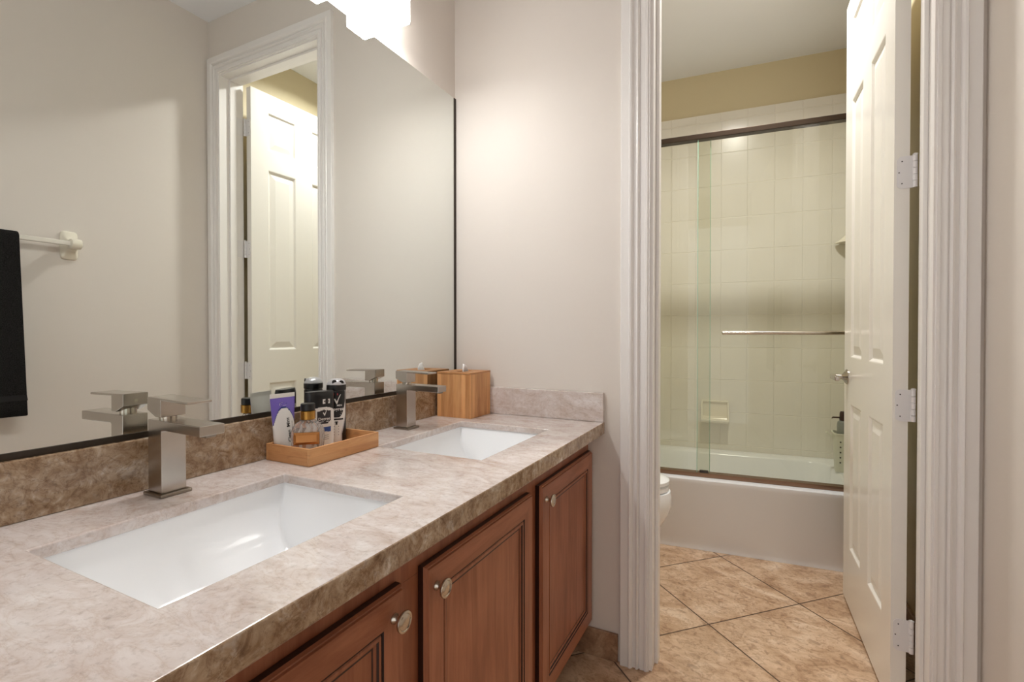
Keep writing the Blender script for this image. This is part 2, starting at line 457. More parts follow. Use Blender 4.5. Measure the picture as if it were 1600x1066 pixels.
# door casing: moulded profile swept round the doorway
PROF = [(0, 0), (0, 0.010), (0.005, 0.012), (0.0065, 0.0145), (0.0135, 0.0145), (0.0150, 0.012), (0.0285, 0.013), (0.0300, 0.0095), (0.0325, 0.0095),
        (0.0345, 0.0135), (0.0385, 0.0165), (0.0425, 0.0155), (0.0445, 0.0115), (0.0525, 0.0115), (0.0545, 0.0155), (0.0585, 0.0190), (0.0640, 0.0200),
        (0.0660, 0.0190), (0.0670, 0.0172), (0.0930, 0.0172), (0.0945, 0.0160), (0.0945, 0)]
def casing(y, sgn, x0, x1, zt):
    mb = MB(); k = len(PROF); rings = []
    for kind in range(4):
        r = []
        for d, h in PROF:
            yy = y + sgn*(0.0172 + (h-0.0172)*1.5 if 0.004 < d < 0.066 else h)
            r.append({0: (x0-d, yy, 0.0), 1: (x0-d, yy, zt+d), 2: (x1+d, yy, zt+d), 3: (x1+d, yy, 0.0)}[kind])
        rings.append(r)
    return mb.rings(rings)
tr = thing('trim_1', 'white moulded door casing around the doorway', 'door casing', (0, 0, 0), kind='structure')
casing(0, -1, DL-0.0095, DR-0.0015, DT+0.006).build('casing', M['white'], tr)
mb = MB(); mb.box(DL-JD, DL, 0, PT, 0, DT); mb.box(DR, DR+JD, 0, PT, 0, DT); mb.box(DL-JD, DR+JD, 0, PT, DT, DT+JD)
mb.build('jamb', M['white'], tr)
mb = MB(); ST = 0.011
mb.box(DL, DL+ST, 0.045, 0.082, 0, DT-ST); mb.box(DR-ST, DR, 0.045, 0.082, 0, DT-ST); mb.box(DL, DR, 0.045, 0.082, DT-ST, DT)
mb.build('door_stop', M['white'], tr, bevel=0.002)
st(casing(PT, 1, DL-0.006, DR+0.0035, DT+0.006).build('trim_2', M['white']), 'white door casing on the toilet side of the wall', 'door casing')
# dark shadow gap between casing and right wall is a real 3 mm gap: nothing to build

# ---------------------------------------------------------------- six panel door
H = Vector((1.4426, 0.1330)); F = Vector((1.4162, 0.8729))
ang = math.atan2(F.y-H.y, F.x-H.x)
door = thing('door_1', 'open white six-panel door swung into the toilet room', 'door', (H.x, H.y, 0), ang, kind='structure')
DW, DTK, Z0, Z1 = 0.712, 0.037, 0.014, 2.496
cols = [(0.103, 0.288), (0.403, 0.590)]; rows = [(0.250, 0.842), (1.028, 2.062), (2.172, 2.391)]
PR = [(0, 0), (0.004, 0.001), (0.012, 0.0085), (0.017, 0.0085), (0.048, 0.002), (0.049, 0.002)]
panels = [(a, b, c, d) for a, b in cols for c, d in rows]
mb = MB()
paneled(mb, (0, DW), (Z0, Z1), panels, PR, [0]*6, lambda a, b, d: (a, -d, b))
paneled(mb, (0, DW), (Z0, Z1), panels, PR, [0]*6, lambda a, b, d: (a, -DTK+d, b))
for a in (0, DW): mb.face([(a, 0, Z0), (a, -DTK, Z0), (a, -DTK, Z1), (a, 0, Z1)])
for b in (Z0, Z1): mb.face([(0, 0, b), (DW, 0, b), (DW, -DTK, b), (0, -DTK, b)])
mb.merge(1e-5); mb.build('door_panel', M['door_white'], door, world=False)
dinv = (Matrix.Translation((H.x, H.y, 0)) @ Matrix.Rotation(ang, 4, 'Z')).inverted()
def dl(x, y, z): v = dinv @ Vector((x, y, z)); return (v.x, v.y, v.z)
def make_hinge(zc):
    mb = MB(); hh = 0.0465
    # leaf on the door edge with rounded corners
    def rrect(y0, y1, z0, z1, r):
        pts = [(y1, z0), (y1, z1)]
        for cx, cz, a0 in ((y0+r, z1-r, 90), (y0+r, z0+r, 180)):
            for i in range(7):
                a = math.radians(a0 + 15*i); pts.append((cx+r*math.cos(a), cz+r*math.sin(a)))
        return pts
    yp = -DTK-0.008
    mb.prism([(-y, z) for y, z in rrect(0.006, -yp, -hh, hh, 0.013)][::-1] if False else
             [(y, z) for y, z in [(yp, -hh), (yp, hh)] + [(-0.006-0.013+0.013*math.sin(math.radians(15*i)), hh-0.013+0.013*math.cos(math.radians(15*i))) for i in range(7)]
              + [(-0.006-0.013+0.013*math.cos(math.radians(15*i)), -hh+0.013-0.013*math.sin(math.radians(15*i))) for i in range(7)]],
             lambda y, z: (-0.0022, y, zc+z), lambda y, z: (0.0, y, zc+z))
    # barrel of five knuckles
    for i in range(5):
        a = -hh + i*2*hh/5 + 0.0006; b = a + 2*hh/5 - 0.0012
        mb.lathe([(0.0058, a), (0.0058, b)], (-0.0055, yp-0.003, zc), seg=14)
    mb.lathe([(0.0064, hh), (0.0068, hh+0.003), (0.003, hh+0.005)], (-0.0055, yp-0.003, zc), seg=14)
    # leaf on the jamb
    p = [dl(DR-0.0015, y, zc+z) for y, z in ((PT-0.034, -hh), (PT+0.004, -hh), (PT+0.004, hh), (PT-0.034, hh))]
    q = [dl(DR-0.0002, y, zc+z) for y, z in ((PT-0.034, -hh), (PT+0.004, -hh), (PT+0.004, hh), (PT-0.034, hh))]
    mb.rings([p, q])
    o = mb.build('hinge', M['hinge'], door, world=False)
    for dy, dz in ((-0.018, 0.032), (-0.011, 0.0), (-0.018, -0.032)):
        s = MB().lathe([(0.0019, -0.0029), (0.0019, -0.0018)], (0, dy, zc+dz), 'X', seg=10)
        s.build('screw', M['screw'], o, world=False)
for zc in (2.272, 1.595, 0.916, 0.240): make_hinge(zc)
# lever handle
lx, lz = 0.652, 0.945
mb = MB()
mb.lathe([(0.032, 0.0), (0.032, 0.003), (0.026, 0.007), (0.014, 0.016), (0.0105, 0.020), (0.0105, 0.048)], (lx, 0, lz), 'Y', seg=28)
hd = mb.build('door_handle', M['nickel'], door, world=False, smooth=True)
mb = MB().box(lx-0.105, lx+0.014, 0.042, 0.060, lz-0.010, lz+0.010)
mb.build('lever', M['nickel'], hd, world=False, bevel=0.004)

# ---------------------------------------------------------------- mirror
mir = thing('mirror', 'large frameless wall mirror above the vanity backsplash', 'mirror', (0, 0, ZC+0.1))
MT, MBT = 2.060, ZC+0.112
MB().box(0.0004, 0.0055, -1.60, -0.0165, MBT, MT).build('mirror_glass', M['mirror'], mir)
mb = MB(); mb.box(0.0003, 0.0085, -1.60, -0.005, ZC+0.1016, MBT+0.0015)
mb.build('bottom_channel', M['channel'], mir)
MB().box(0.0003, 0.0065, -0.0165, -0.0015, ZC+0.103, MT).build('edge_strip', M['channel'], mir)

# ---------------------------------------------------------------- vanity light
vl = thing('vanity_light', 'lit vanity light bar of square glass shades above the mirror', 'wall light', (0, -0.75, 2.2))
MB().box(0.0005, 0.022, -1.14, -0.36, 2.215, 2.30).build('back_plate', M['satin'], vl, bevel=0.003)
for yc in (-0.449, -0.648, -0.847, -1.046):
    mb = MB().box(0.030, 0.102, yc-0.042, yc+0.042, 2.104, 2.212)
    for f in mb.bm.faces:
        if all(abs(v.co.z-2.104) < 1e-5 for v in f.verts): f.material_index = 1
    s = mb.build('lamp_shade', [M['shade'], M['shade_open']], vl, bevel=0.006)
    mb = MB().box(0.026, 0.106, yc-0.046, yc+0.046, 2.2135, 2.232); mb.box(0.02, 0.04, yc-0.015, yc+0.015, 2.232, 2.262)
    mb.build('shade_cap', M['satin'], s)

# ---------------------------------------------------------------- countertop
ctop = thing('countertop', 'polished beige granite countertop with two sink cutouts', 'countertop', (0.3, -0.8, ZC-0.02))
CL = -1.60
S1 = (-1.350, -0.928); S2 = (-0.633, -0.211); SX = (0.164, 0.490)
mb = MB()
xs = [0.0005, SX[0], SX[1], CD-0.02, CD]; ys = [CL, S1[0], S1[1], S2[0], S2[1], -0.0005]
def hole(i, j): return i == 1 and j in (1, 3)
zb = lambda i: ZC-0.0415 if i == 3 else ZC-0.020
for i in range(4):
    for j in range(5):
        if hole(i, j): continue
        mb.face([(xs[i], ys[j], ZC), (xs[i+1], ys[j], ZC), (xs[i+1], ys[j+1], ZC), (xs[i], ys[j+1], ZC)])
        mb.face([(xs[i], ys[j], zb(i)), (xs[i+1], ys[j], zb(i)), (xs[i+1], ys[j+1], zb(i)), (xs[i], ys[j+1], zb(i))])
for j in (1, 3):
    for x in SX: mb.face([(x, ys[j], ZC), (x, ys[j+1], ZC), (x, ys[j+1], ZC-0.02), (x, ys[j], ZC-0.02)])
    for y in (ys[j], ys[j+1]): mb.face([(SX[0], y, ZC), (SX[1], y, ZC), (SX[1], y, ZC-0.02), (SX[0], y, ZC-0.02)])
for j in range(5):
    mb.face([(xs[0], ys[j], ZC), (xs[0], ys[j+1], ZC), (xs[0], ys[j+1], ZC-0.02), (xs[0], ys[j], ZC-0.02)])
    mb.face([(CD, ys[j], ZC), (CD, ys[j+1], ZC), (CD, ys[j+1], ZC-0.0415), (CD, ys[j], ZC-0.0415)], 1)
    mb.face([(xs[3], ys[j], ZC-0.02), (xs[3], ys[j+1], ZC-0.02), (xs[3], ys[j+1], ZC-0.0415), (xs[3], ys[j], ZC-0.0415)])
for y in (CL, -0.0005):
    for i in range(3): mb.face([(xs[i], y, ZC), (xs[i+1], y, ZC), (xs[i+1], y, ZC-0.02), (xs[i], y, ZC-0.02)])
    mb.face([(xs[3], y, ZC), (CD, y, ZC), (CD, y, ZC-0.0415), (xs[3], y, ZC-0.0415)][:4])
mb.merge(); 
mb.build('slab', [M['granite'], M['granite_shade']], ctop, bevel=0.003, seg=3)
MB().box(0.0008, 0.018, CL, -0.0185, ZC+0.0003, ZC+0.1016).build('backsplash', M['granite_shade'], ctop, bevel=0.002)
MB().box(0.0008, CD-0.001, -0.018, -0.0006, ZC+0.0003, ZC+0.1016).build('side_splash', M['granite'], ctop, bevel=0.002)

# ---------------------------------------------------------------- sinks
def make_sink(yc, label):
    s = thing('undermount_sink', label, 'sink', (0.327, yc, ZC-0.17), group='undermount sinks in the vanity')
    x0, x1 = SX[0]-0.004, SX[1]+0.004; hw = (S1[1]-S1[0])/2+0.004; zt = ZC-0.0205
    mb = MB()
    prof = []
    K = 26
    for i in range(K+1):
        u = i/K
        x = x0 + (x1-x0)*u
        # steep at the back, sweeping curve to the front
        a = (1-u)
        d = 0.128*(1-abs(2*u-0.92)**3.2/(1.0 if u < 0.46 else 1.272)) if 0 < u < 1 else 0
        d = max(0.0, d)
        prof.append((x, d))
    prof[0] = (x0, 0.0); prof[-1] = (x1, 0.0)
    draft = 0.42
    A = [(x, yc-hw+d*draft, zt-d) for x, d in prof]; B = [(x, yc+hw-d*draft, zt-d) for x, d in prof]
    rr = []
    for k in range(9):
        t = k/8; rr.append([tuple(a[i]*(1-t)+b[i]*t for i in range(3)) for a, b in zip(A, B)])
    mb.rings(rr, cap0=False, cap1=False, closed=False)
    mb.face(A); mb.face(B)
    # outer shell and flange so the basin has thickness
    e = 0.018
    A2 = [(x0-e, yc-hw-e, zt), (x1+e, yc-hw-e, zt), (x1+e, yc+hw+e, zt), (x0-e, yc+hw+e, zt)]
    In = [(x0, yc-hw, zt), (x1, yc-hw, zt), (x1, yc+hw, zt), (x0, yc+hw, zt)]
    for i in range(4): mb.face([A2[i], A2[(i+1) % 4], In[(i+1) % 4], In[i]])
    A3 = [(x0-e, yc-hw-e, zt-0.15), (x1+e, yc-hw-e, zt-0.15), (x1+e, yc+hw+e, zt-0.15), (x0-e, yc+hw+e, zt-0.15)]
    mb.rings([A2, A3], cap0=False)
    mb.merge(1e-4)
    mb.build('basin', M['porcelain'], s, smooth=True, angle=0.7, bevel=0.006, seg=3)
    MB().lathe([(0.024, 0.0), (0.024, 0.003), (0.018, 0.004)], (0.312, yc, zt-0.1275), seg=24).build('drain', M['nickel'], s)
    return s
make_sink((S1[0]+S1[1])/2, 'white rectangular undermount sink nearest the camera')
make_sink((S2[0]+S2[1])/2, 'white rectangular undermount sink in front of the wooden tissue box')

# ---------------------------------------------------------------- faucets
def make_faucet(yc, label):
    f = thing('basin_faucet', label, 'faucet', (0.072, yc, ZC), group='square faucets on the vanity')
    z = ZC
    MB().box(0.043, 0.103, yc-0.0285, yc+0.0285, z+0.0002, z+0.0065).build('base_plate', M['nickel_dark'], f, bevel=0.0015)
    hw = 0.0225
    mb = MB().prism([(0.050, z+0.0065), (0.094, z+0.0065), (0.094, z+0.1235), (0.097, z+0.1260), (0.213, z+0.1240), (0.213, z+0.1425), (0.050, z+0.1440)],
                    lambda x, zz: (x, yc-hw, zz), lambda x, zz: (x, yc+hw, zz))
    mb.build('body', M['nickel'], f, bevel=0.0012)
    MB().box(0.196, 0.209, yc-0.009, yc+0.009, z+0.120, z+0.1245).build('aerator', M['nickel_dark'], f)
    MB().lathe([(0.0145, 0.143), (0.0145, 0.156)], (0.076, yc, z), seg=24).build('neck', M['satin'], f, smooth=True)
    mb = MB().prism([(0.048, z+0.1865), (0.048, z+0.162), (0.076, z+0.1495), (0.093, z+0.1495), (0.093, z+0.1815), (0.176, z+0.1790), (0.176, z+0.1835)],
                    lambda x, zz: (x, yc-hw, zz), lambda x, zz: (x, yc+hw, zz))
    h = mb.build('lever_handle', M['nickel'], f, bevel=0.001)
    MB().lathe([(0.0035, -0.0006), (0.0035, 0.0004)], (0.048, yc, z+0.172), 'X', seg=12).build('set_screw_cap', M['satin'], h)
    return f
f0 = make_faucet(-1.1155, 'brushed nickel square faucet at the sink nearest the camera')
copy_thing(f0, (0.072, -0.398, ZC), 'brushed nickel square faucet beside the wooden tissue box')

# ---------------------------------------------------------------- vanity cabinet
vc = thing('vanity_cabinet', 'reddish brown wooden vanity cabinet with raised panel doors', 'cabinet', (0.28, -0.8, 0))
FX = 0.556
mb = MB(); mb.box(0.002, FX-0.02, CL+0.01, -0.003, 0.10, 0.116)
mb.box(0.002, FX-0.02, CL+0.01, CL+0.028, 0.1165, ZC-0.045); mb.box(0.002, FX-0.02, -0.020, -0.003, 0.1165, ZC-0.045)
mb.build('carcass', M['wood_v'], vc)
# face frame
mb = MB(); zt = ZC-0.0425
doors = [(-1.478, -1.029), (-0.969, -0.520), (-0.462, -0.018)]
dz0, dz1 = 0.128, 0.719
ysl = [CL+0.01]
mb.box(FX-0.0195, FX, CL+0.01, -0.002, dz1-0.012, zt)
mb.box(FX-0.0195, FX, CL+0.01, -0.002, 0.10, dz0+0.012)
ed = [CL+0.01] + [v for a, b in doors for v in (a+0.012, b-0.012)] + [-0.002]
for i in range(0, len(ed), 2): mb.box(FX-0.0195, FX, ed[i], ed[i+1], dz0+0.0121, dz1-0.0121)
mb.build('face_frame', M['wood_v'], vc, bevel=0.001)
MB().box(0.004, FX-0.075, CL+0.012, -0.004, 0.0005, 0.0995).build('toe_kick', M['glaze_and_gap_shade'], vc)
CR = [(0, 0), (0.0015, 0.0028), (0.0045, 0.0028), (0.0060, 0.0004), (0.0105, 0.0008), (0.0125, 0.0040), (0.0150, 0.0040), (0.0170, 0.0068), (0.0205, 0.0068), (0.0206, 0.0068)]
CM = [1, 1, 1, 0, 0, 1, 0, 0, 1, 0]
def cab_door(y0, y1, knob_y):
    X = FX+0.021
    mb = MB(); fw = 0.050
    e = 0.006
    # flat frame, split in stiles (upright grain) and rails (level grain)
    mi = [0, 2, 1]
    a0, a1, b0, b1 = y0+e, y1-e, dz0+e, dz1-e
    pa0, pa1, pb0, pb1 = y0+fw, y1-fw, dz0+fw, dz1-fw
    q = lambda y, z, d=0: (X-d, y, z)
    mb.face([q(a0, b0), q(pa0, pb0), q(pa0, pb1), q(a0, b1)], 0)
    mb.face([q(pa1, pb0), q(a1, b0), q(a1, b1), q(pa1, pb1)], 0)
    mb.face([q(a0, b0), q(a1, b0), q(pa1, pb0), q(pa0, pb0)], 1)
    mb.face([q(pa0, pb1), q(pa1, pb1), q(a1, b1), q(a0, b1)], 1)
    # moulded outer edge; its back ring is darkened to paint the gap's shade
    prev = [q(a0, b0), q(a1, b0), q(a1, b1), q(a0, b1)]
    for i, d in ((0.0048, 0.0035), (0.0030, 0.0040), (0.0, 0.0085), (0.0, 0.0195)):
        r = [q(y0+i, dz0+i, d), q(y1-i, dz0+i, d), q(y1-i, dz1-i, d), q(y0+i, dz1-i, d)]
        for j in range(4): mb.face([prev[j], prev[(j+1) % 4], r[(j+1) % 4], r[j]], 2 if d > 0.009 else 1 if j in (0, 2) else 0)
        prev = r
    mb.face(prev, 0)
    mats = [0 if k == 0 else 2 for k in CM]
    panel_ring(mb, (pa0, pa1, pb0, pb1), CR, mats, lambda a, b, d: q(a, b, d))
    mb.merge(1e-6)
    d = mb.build('cabinet_door', [M['wood_v'], M['wood_h'], M['glaze_and_gap_shade']], vc)
    # knob
    mb = MB().lathe([(0.0085, 0.0), (0.0085, 0.003), (0.0055, 0.006), (0.0050, 0.013), (0.0075, 0.016), (0.0165, 0.0185), (0.0172, 0.0205), (0.0165, 0.0225),
                     (0.0135, 0.0232), (0.0125, 0.0224), (0.0115, 0.0232), (0.004, 0.0238)], (X+0.0002, knob_y, 0.677), 'X', seg=32)
    mb.build('knob', M['satin'], d, smooth=True, angle=0.9)
cab_door(*doors[0], doors[0][1]-0.027)
cab_door(*doors[1], doors[1][0]+0.027)
cab_door(*doors[2], doors[2][0]+0.027)

# ---------------------------------------------------------------- bamboo tray
TX0, TX1, TY0, TY1 = 0.023, 0.171, -0.867, -0.637; TH = 0.040
tray = thing('bamboo_tray', 'shallow bamboo tray of toiletries between the two sinks', 'tray', ((TX0+TX1)/2, (TY0+TY1)/2, ZC))
z = ZC+0.0003; w = 0.007
MB().box(TX0+w, TX1-w, TY0+w, TY1-w, z, z+0.006).build('tray_bottom', M['bamboo_y'], tray)
MB().box(TX0, TX0+w, TY0, TY1, z, z+TH).build('side_panel', M['bamboo_y'], tray, bevel=0.0008)
MB().box(TX1-w, TX1, TY0, TY1, z, z+TH).build('side_panel', M['bamboo_y'], tray, bevel=0.0008)
MB().box(TX0+w, TX1-w, TY0, TY0+w, z, z+TH).build('side_panel', M['bamboo_x'], tray, bevel=0.0008)
MB().box(TX0+w, TX1-w, TY1-w, TY1, z, z+TH).build('side_panel', M['bamboo_x'], tray, bevel=0.0008)
ZT = z+0.0064

def loft(zs, sec, nseg, matfn, mb, cap0=True, cap1=True):
    """sec(z, theta)->(x,y); theta 0 faces local -Y"""
    R = []
    for zz in zs:
        R.append([mb.bm.verts.new((*sec(zz, 2*PI*i/nseg), zz)) for i in range(nseg)])
    for a in range(len(zs)-1):
        for i in range(nseg):
            f = mb.bm.faces.new((R[a][i], R[a][(i+1) % nseg], R[a+1][(i+1) % nseg], R[a+1][i]))
            th = 2*PI*(i+0.5)/nseg; th = th if th <= PI else th-2*PI
            f.material_index = matfn(th, (zs[a]+zs[a+1])/2)
    if cap0: mb.bm.faces.new(R[0][::-1]).material_index = matfn(0, zs[0])
    if cap1: mb.bm.faces.new(R[-1]).material_index = matfn(0, zs[-1])
def sup(rx, ry, p=2.0):
    def f(th):
        s, c = math.sin(th), -math.cos(th)
        return rx*math.copysign(abs(s)**(2/p), s), ry*math.copysign(abs(c)**(2/p), c)
    return f
def frange(a, b, n): return [a+(b-a)*i/n for i in range(n+1)]

# toothpaste tube, standing on its cap
tube = thing('toothpaste_tube', 'purple and white tube standing upright at the tray corner', 'tube', (0.046, -0.834, ZT), 1.45, group=None)
def tsec(zz, th):
    t = max(0.0, min(1.0, (zz-0.022)/0.120)); rx = 0.0225+(0.0325-0.0225)*t**0.8; ry = 0.0190*(1-t)+0.0012
    x, y = sup(rx, ry, 2.0)(th); return x-0.004*(zz-0.02)/0.13, y
def tmat(th, zz):
    if zz > 0.1425: return 0
    xf = math.sin(th)*0.95
    if abs(th) < PI/2:
        arch = 0.118-0.050*(abs(xf+0.02)**2.2)
        if zz > arch+0.0035: return 1
        if zz > arch: return 2
    elif zz > 0.128: return 0
    return 0
mb = MB(); loft(frange(0.021, 0.153, 66), tsec, 72, tmat, mb)
def tfront(x, y):   # tube front face, text coordinates turned upright
    zz = y; t = max(0, min(1, (zz-0.022)/0.120)); rx = 0.0225+0.010*t**0.8; ry = 0.0190*(1-t)+0.0012
    sx = max(-0.98, min(0.98, x/rx)); return (x-0.004*(zz-0.02)/0.13, -ry*math.sqrt(1-sx*sx)-0.0005, zz)
add_text(mb, 'Clean  Mint', 0.0125, lambda x, y: tfront(0.006-y, 0.064+x), 3, True)
add_text(mb, 'with fluoride', 0.0055, lambda x, y: tfront(0.017-y, 0.070+x), 4)
for k in range(5):
    a = 0.6+k*0.9
    add_flat(mb, [(0.010*math.cos(a+0.5*i)*(0.5+0.12*i)-0.002, 0.128+0.006*math.sin(a+0.5*i)*(0.5+0.1*i)) for i in range(6)], [(0, 1, 2), (2, 3, 4), (3, 4, 5)], tfront, 0 if k % 2 else 2)
mb.build('tube_body', [M['plastic_white'], M['purple'], M['teal'], M['black'], M['grey_ink']], tube, world=False, smooth=True, angle=0.9)
mb = MB().lathe([(0.0195, 0.0), (0.0200, 0.002), (0.0185, 0.0205)], seg=32)
mb.build('tube_cap', M['plastic_white'], tube, world=False, smooth=True)

# perfume flask
face_cam = math.atan2(-1.6619+0.832, 1.0902-0.122)+PI/2       # local -Y looks at the camera
pf = thing('perfume_bottle', 'cut glass perfume bottle with black cap and amber plate', 'perfume bottle', (0.116, -0.823, ZT), 0.72)
mb = MB(); rings = []
prof = [(0.72, 0.0), (0.84, 0.004), (0.89, 0.012), (0.93, 0.022), (0.97, 0.033), (1.0, 0.045), (1.0, 0.056), (0.97, 0.066), (0.88, 0.0755), (0.72, 0.0830), (0.52, 0.0885), (0.40, 0.092)]
ns = 30
for k, (s, h) in enumerate(prof):
    r = []
    for i in range(ns):
        th = 2*PI*(i+0.5*(k % 2))/ns; x, y = sup(0.036*s, (0.021*s if k < 9 else 0.015*s+0.004), 2.6)(th)
        g = 1.07 if (i+k) % 2 else 0.95
        r.append((x*g, y*g, h))
    rings.append(r)
R = [[mb.bm.verts.new(p) for p in r] for r in rings]
for k in range(len(R)-1):
    for i in range(ns):
        a, b, c, d = R[k][i], R[k][(i+1) % ns], R[k+1][(i+1) % ns], R[k+1][i]
        if k % 2 == 0: mb.bm.faces.new((a, b, d)); mb.bm.faces.new((b, c, d))
        else: mb.bm.faces.new((a, b, c)); mb.bm.faces.new((a, c, d))
mb.bm.faces.new(R[0][::-1]); mb.bm.faces.new(R[-1])
mb.build('bottle_body', M['crystal'], pf, world=False)
mb = MB().lathe([(0.0145, 0.0922), (0.0175, 0.094), (0.0175, 0.1135), (0.0155, 0.1145)], seg=32); mb.build('collar', M['gold'], pf, world=False, smooth=True)
mb = MB().lathe([(0.0158, 0.1147), (0.0165, 0.1155), (0.0165, 0.1295), (0.0150, 0.1315)], seg=32); mb.build('bottle_cap', M['black'], pf, world=False, smooth=True)
mb = MB(); panel_ring(mb, (-0.029, 0.029, 0.036, 0.065), [(0, -0.0), (0.0005, 0.005), (0.006, 0.0075), (0.0062, 0.0070), (0.0065, 0.0070)], [0, 0, 0, 0, 0], lambda a, b, d: (a, -0.0195-d, b))
mb.face([(-0.029, -0.0195, 0.036), (0.029, -0.0195, 0.036), (0.029, -0.0195, 0.065), (-0.029, -0.0195, 0.065)])
mb.merge(); mb.build('label_plate', M['amber'], pf, world=False)

# stick deodorant
sd = thing('deodorant_stick', 'white deodorant stick with black domed cap behind the perfume bottle', 'deodorant', (0.070, -0.746, ZT), 1.25)
def ssec(zz, th):
    k = 1.0
    if zz > 0.128: k = math.sqrt(max(0.02, 1-((zz-0.128)/0.024)**2*0.55))
    return sup(0.0365*(1.0 if zz > 0.02 else 0.97), 0.0185*k, 2.5)(th)
def shield(x, zz):
    return abs(x) < 0.019 and 0.067 < zz < 0.103-0.004*abs(x)/0.019 and zz > 0.067+max(0, abs(x)-0.010)*0.9
def smat(th, zz):
    if zz > 0.110-0.012*math.sin(th)**2: return 1
    if abs(th) < PI/2:
        x = 0.0365*math.copysign(abs(math.sin(th))**0.8, math.sin(th))
        if shield(x-0.004, zz): return 2
        if 0.043 < zz < 0.058 and -0.008 < x-0.004 < 0.018 and zz > 0.046+0.18*(0.012-x): return 3
    return 0
mb = MB(); loft(frange(0.0, 0.150, 90), ssec, 120, smat, mb)
def sfront(x, y):
    sx = max(-0.97, min(0.97, x/0.0365)); return (x, -0.0185*(1-abs(sx)**2.5)**(1/2.5)-0.0005, y)
CHECK = ([(-0.30, 0.05), (-0.12, -0.30), (0.02, -0.48), (0.42, 0.50), (0.30, 0.42), (0.0, -0.18), (-0.17, 0.10)], [(0, 1, 6), (1, 2, 5, 6), (2, 3, 4, 5)])
add_flat(mb, CHECK[0], CHECK[1], lambda x, y: sfront(0.005+x*0.016, 0.095+y*0.017), 0)
add_text(mb, 'Degree', 0.0105, lambda x, y: sfront(0.004+x, 0.0795+y), 0, True)
add_flat(mb, [(-0.012, 0), (0.012, 0), (0.012, 0.0016), (-0.012, 0.0016)], [(0, 1, 2, 3)], lambda x, y: sfront(0.004+x, 0.0715+y), 0)
add_flat(mb, [(-0.010, -0.006), (0.010, -0.006), (0.010, 0.006), (-0.010, 0.006)], [(0, 1, 2, 3)], lambda x, y: sfront(0.010+x, 0.1245+y), 0)
add_text(mb, '48H', 0.0085, lambda x, y: (lambda p: (p[0], p[1]-0.0003, p[2]))(sfront(0.010+x, 0.1245+y)), 2, True)
for k in range(3):
    add_flat(mb, [(-0.012, 0), (0.010, 0), (0.010, 0.0012), (-0.012, 0.0012)], [(0, 1, 2, 3)], lambda x, y: sfront(0.006+x, 0.036-0.005*k+y), 4)
mb.build('stick_body', [M['plastic_white'], M['black'], M['label_dark'], M['blue'], M['grey_ink']], sd, world=False, smooth=True, angle=0.7)

# spray deodorant
sp_ = thing('deodorant_spray', 'tall black and white spray can with domed twist cap', 'deodorant', (0.050, -0.670, ZT), 0.85)
RC = 0.0248
def csec(zz, th):
    r = RC
    if zz < 0.003: r = RC*(0.95+0.05*zz/0.003)
    if 0.140 < zz: r = RC*(1-0.05*min(1, (zz-0.140)/0.004))
    return r*math.sin(th), -r*math.cos(th)
def cmat(th, zz):
    # black upper field, white lower front, dark flank behind a silver sweep
    edge = 0.42+0.95*max(0.0, min(1.0, (0.108-zz)/0.06))**0.0
    ax = th
    lim = 1.05 if zz > 0.078 else 1.05-0.62*min(1, (0.078-zz)/0.05)
    if ax > lim+0.16 or ax < -1.5: return 1
    if ax > lim: return 2
    if zz > 0.072+0.010*max(0, ax-0.2)**2*6: return 1
    if 0.0655 < zz < 0.0685 and ax < 0.75: return 1
    return 0
mb = MB(); loft(frange(0.0, 0.144, 100), csec, 120, cmat, mb)
def cfront(x, y): a = x/RC; return ((RC+0.0004)*math.sin(a), -(RC+0.0004)*math.cos(a), y)
add_flat(mb, CHECK[0], CHECK[1], lambda x, y: cfront(0.000+x*0.026, 0.121+y*0.028), 0)
add_flat(mb, [(-0.006, 0), (0.006, 0), (0.006, 0.005), (-0.006, 0.005)], [(0, 1, 2, 3)], lambda x, y: cfront(-0.003+x, 0.1325+y), 3)
add_text(mb, 'MEN', 0.0068, lambda x, y: cfront(0.007+x, 0.1045+y), 0, True)
add_text(mb, 'Degree', 0.0135, lambda x, y: cfront(0.0+x, 0.0945+y), 0, True)
for k, wd in ((0, 0.012), (1, 0.010)):
    add_flat(mb, [(-wd, 0), (wd, 0), (wd, 0.0022), (-wd, 0.0022)], [(0, 1, 2, 3)], lambda x, y: cfront(x, 0.0845-0.006*k+y), 0)
TS = ([(-0.5, 0.3), (-0.25, 0.5), (0.25, 0.5), (0.5, 0.3), (0.38, 0.12), (0.24, 0.24), (0.24, -0.5), (-0.24, -0.5), (-0.24, 0.24), (-0.38, 0.12)], [(0, 1, 8, 9), (1, 2, 5, 8), (2, 3, 4, 5), (8, 5, 6, 7)])
add_flat(mb, TS[0], TS[1], lambda x, y: cfront(-0.001+x*0.010, 0.057+y*0.009), 1)
for k in range(4):
    add_flat(mb, [(-0.007, 0), (0.006, 0), (0.006, 0.002), (-0.007, 0.002)], [(0, 1, 2, 3)], lambda x, y: cfront(-0.001+x, 0.047-0.0075*k+y), 4)
mb.build('can_body', [M['plastic_white'], M['black'], M['silver'], M['red'], M['grey_ink']], sp_, world=False, smooth=True, angle=0.7)
mb = MB().lathe([(0.0245, 0.1442), (0.0256, 0.1455), (0.0256, 0.1585), (0.0245, 0.1592)], seg=40)
cp = mb.build('cap_ring', M['black'], sp_, world=False, smooth=True, angle=0.6)
mb = MB().lathe([(0.0246, 0.1594), (0.0252, 0.161), (0.0238, 0.1655), (0.0195, 0.1715), (0.0120, 0.1752), (0.003, 0.1762)], seg=40)
dm = mb.build('dome_cap', M['silver'], sp_, world=False, smooth=True)
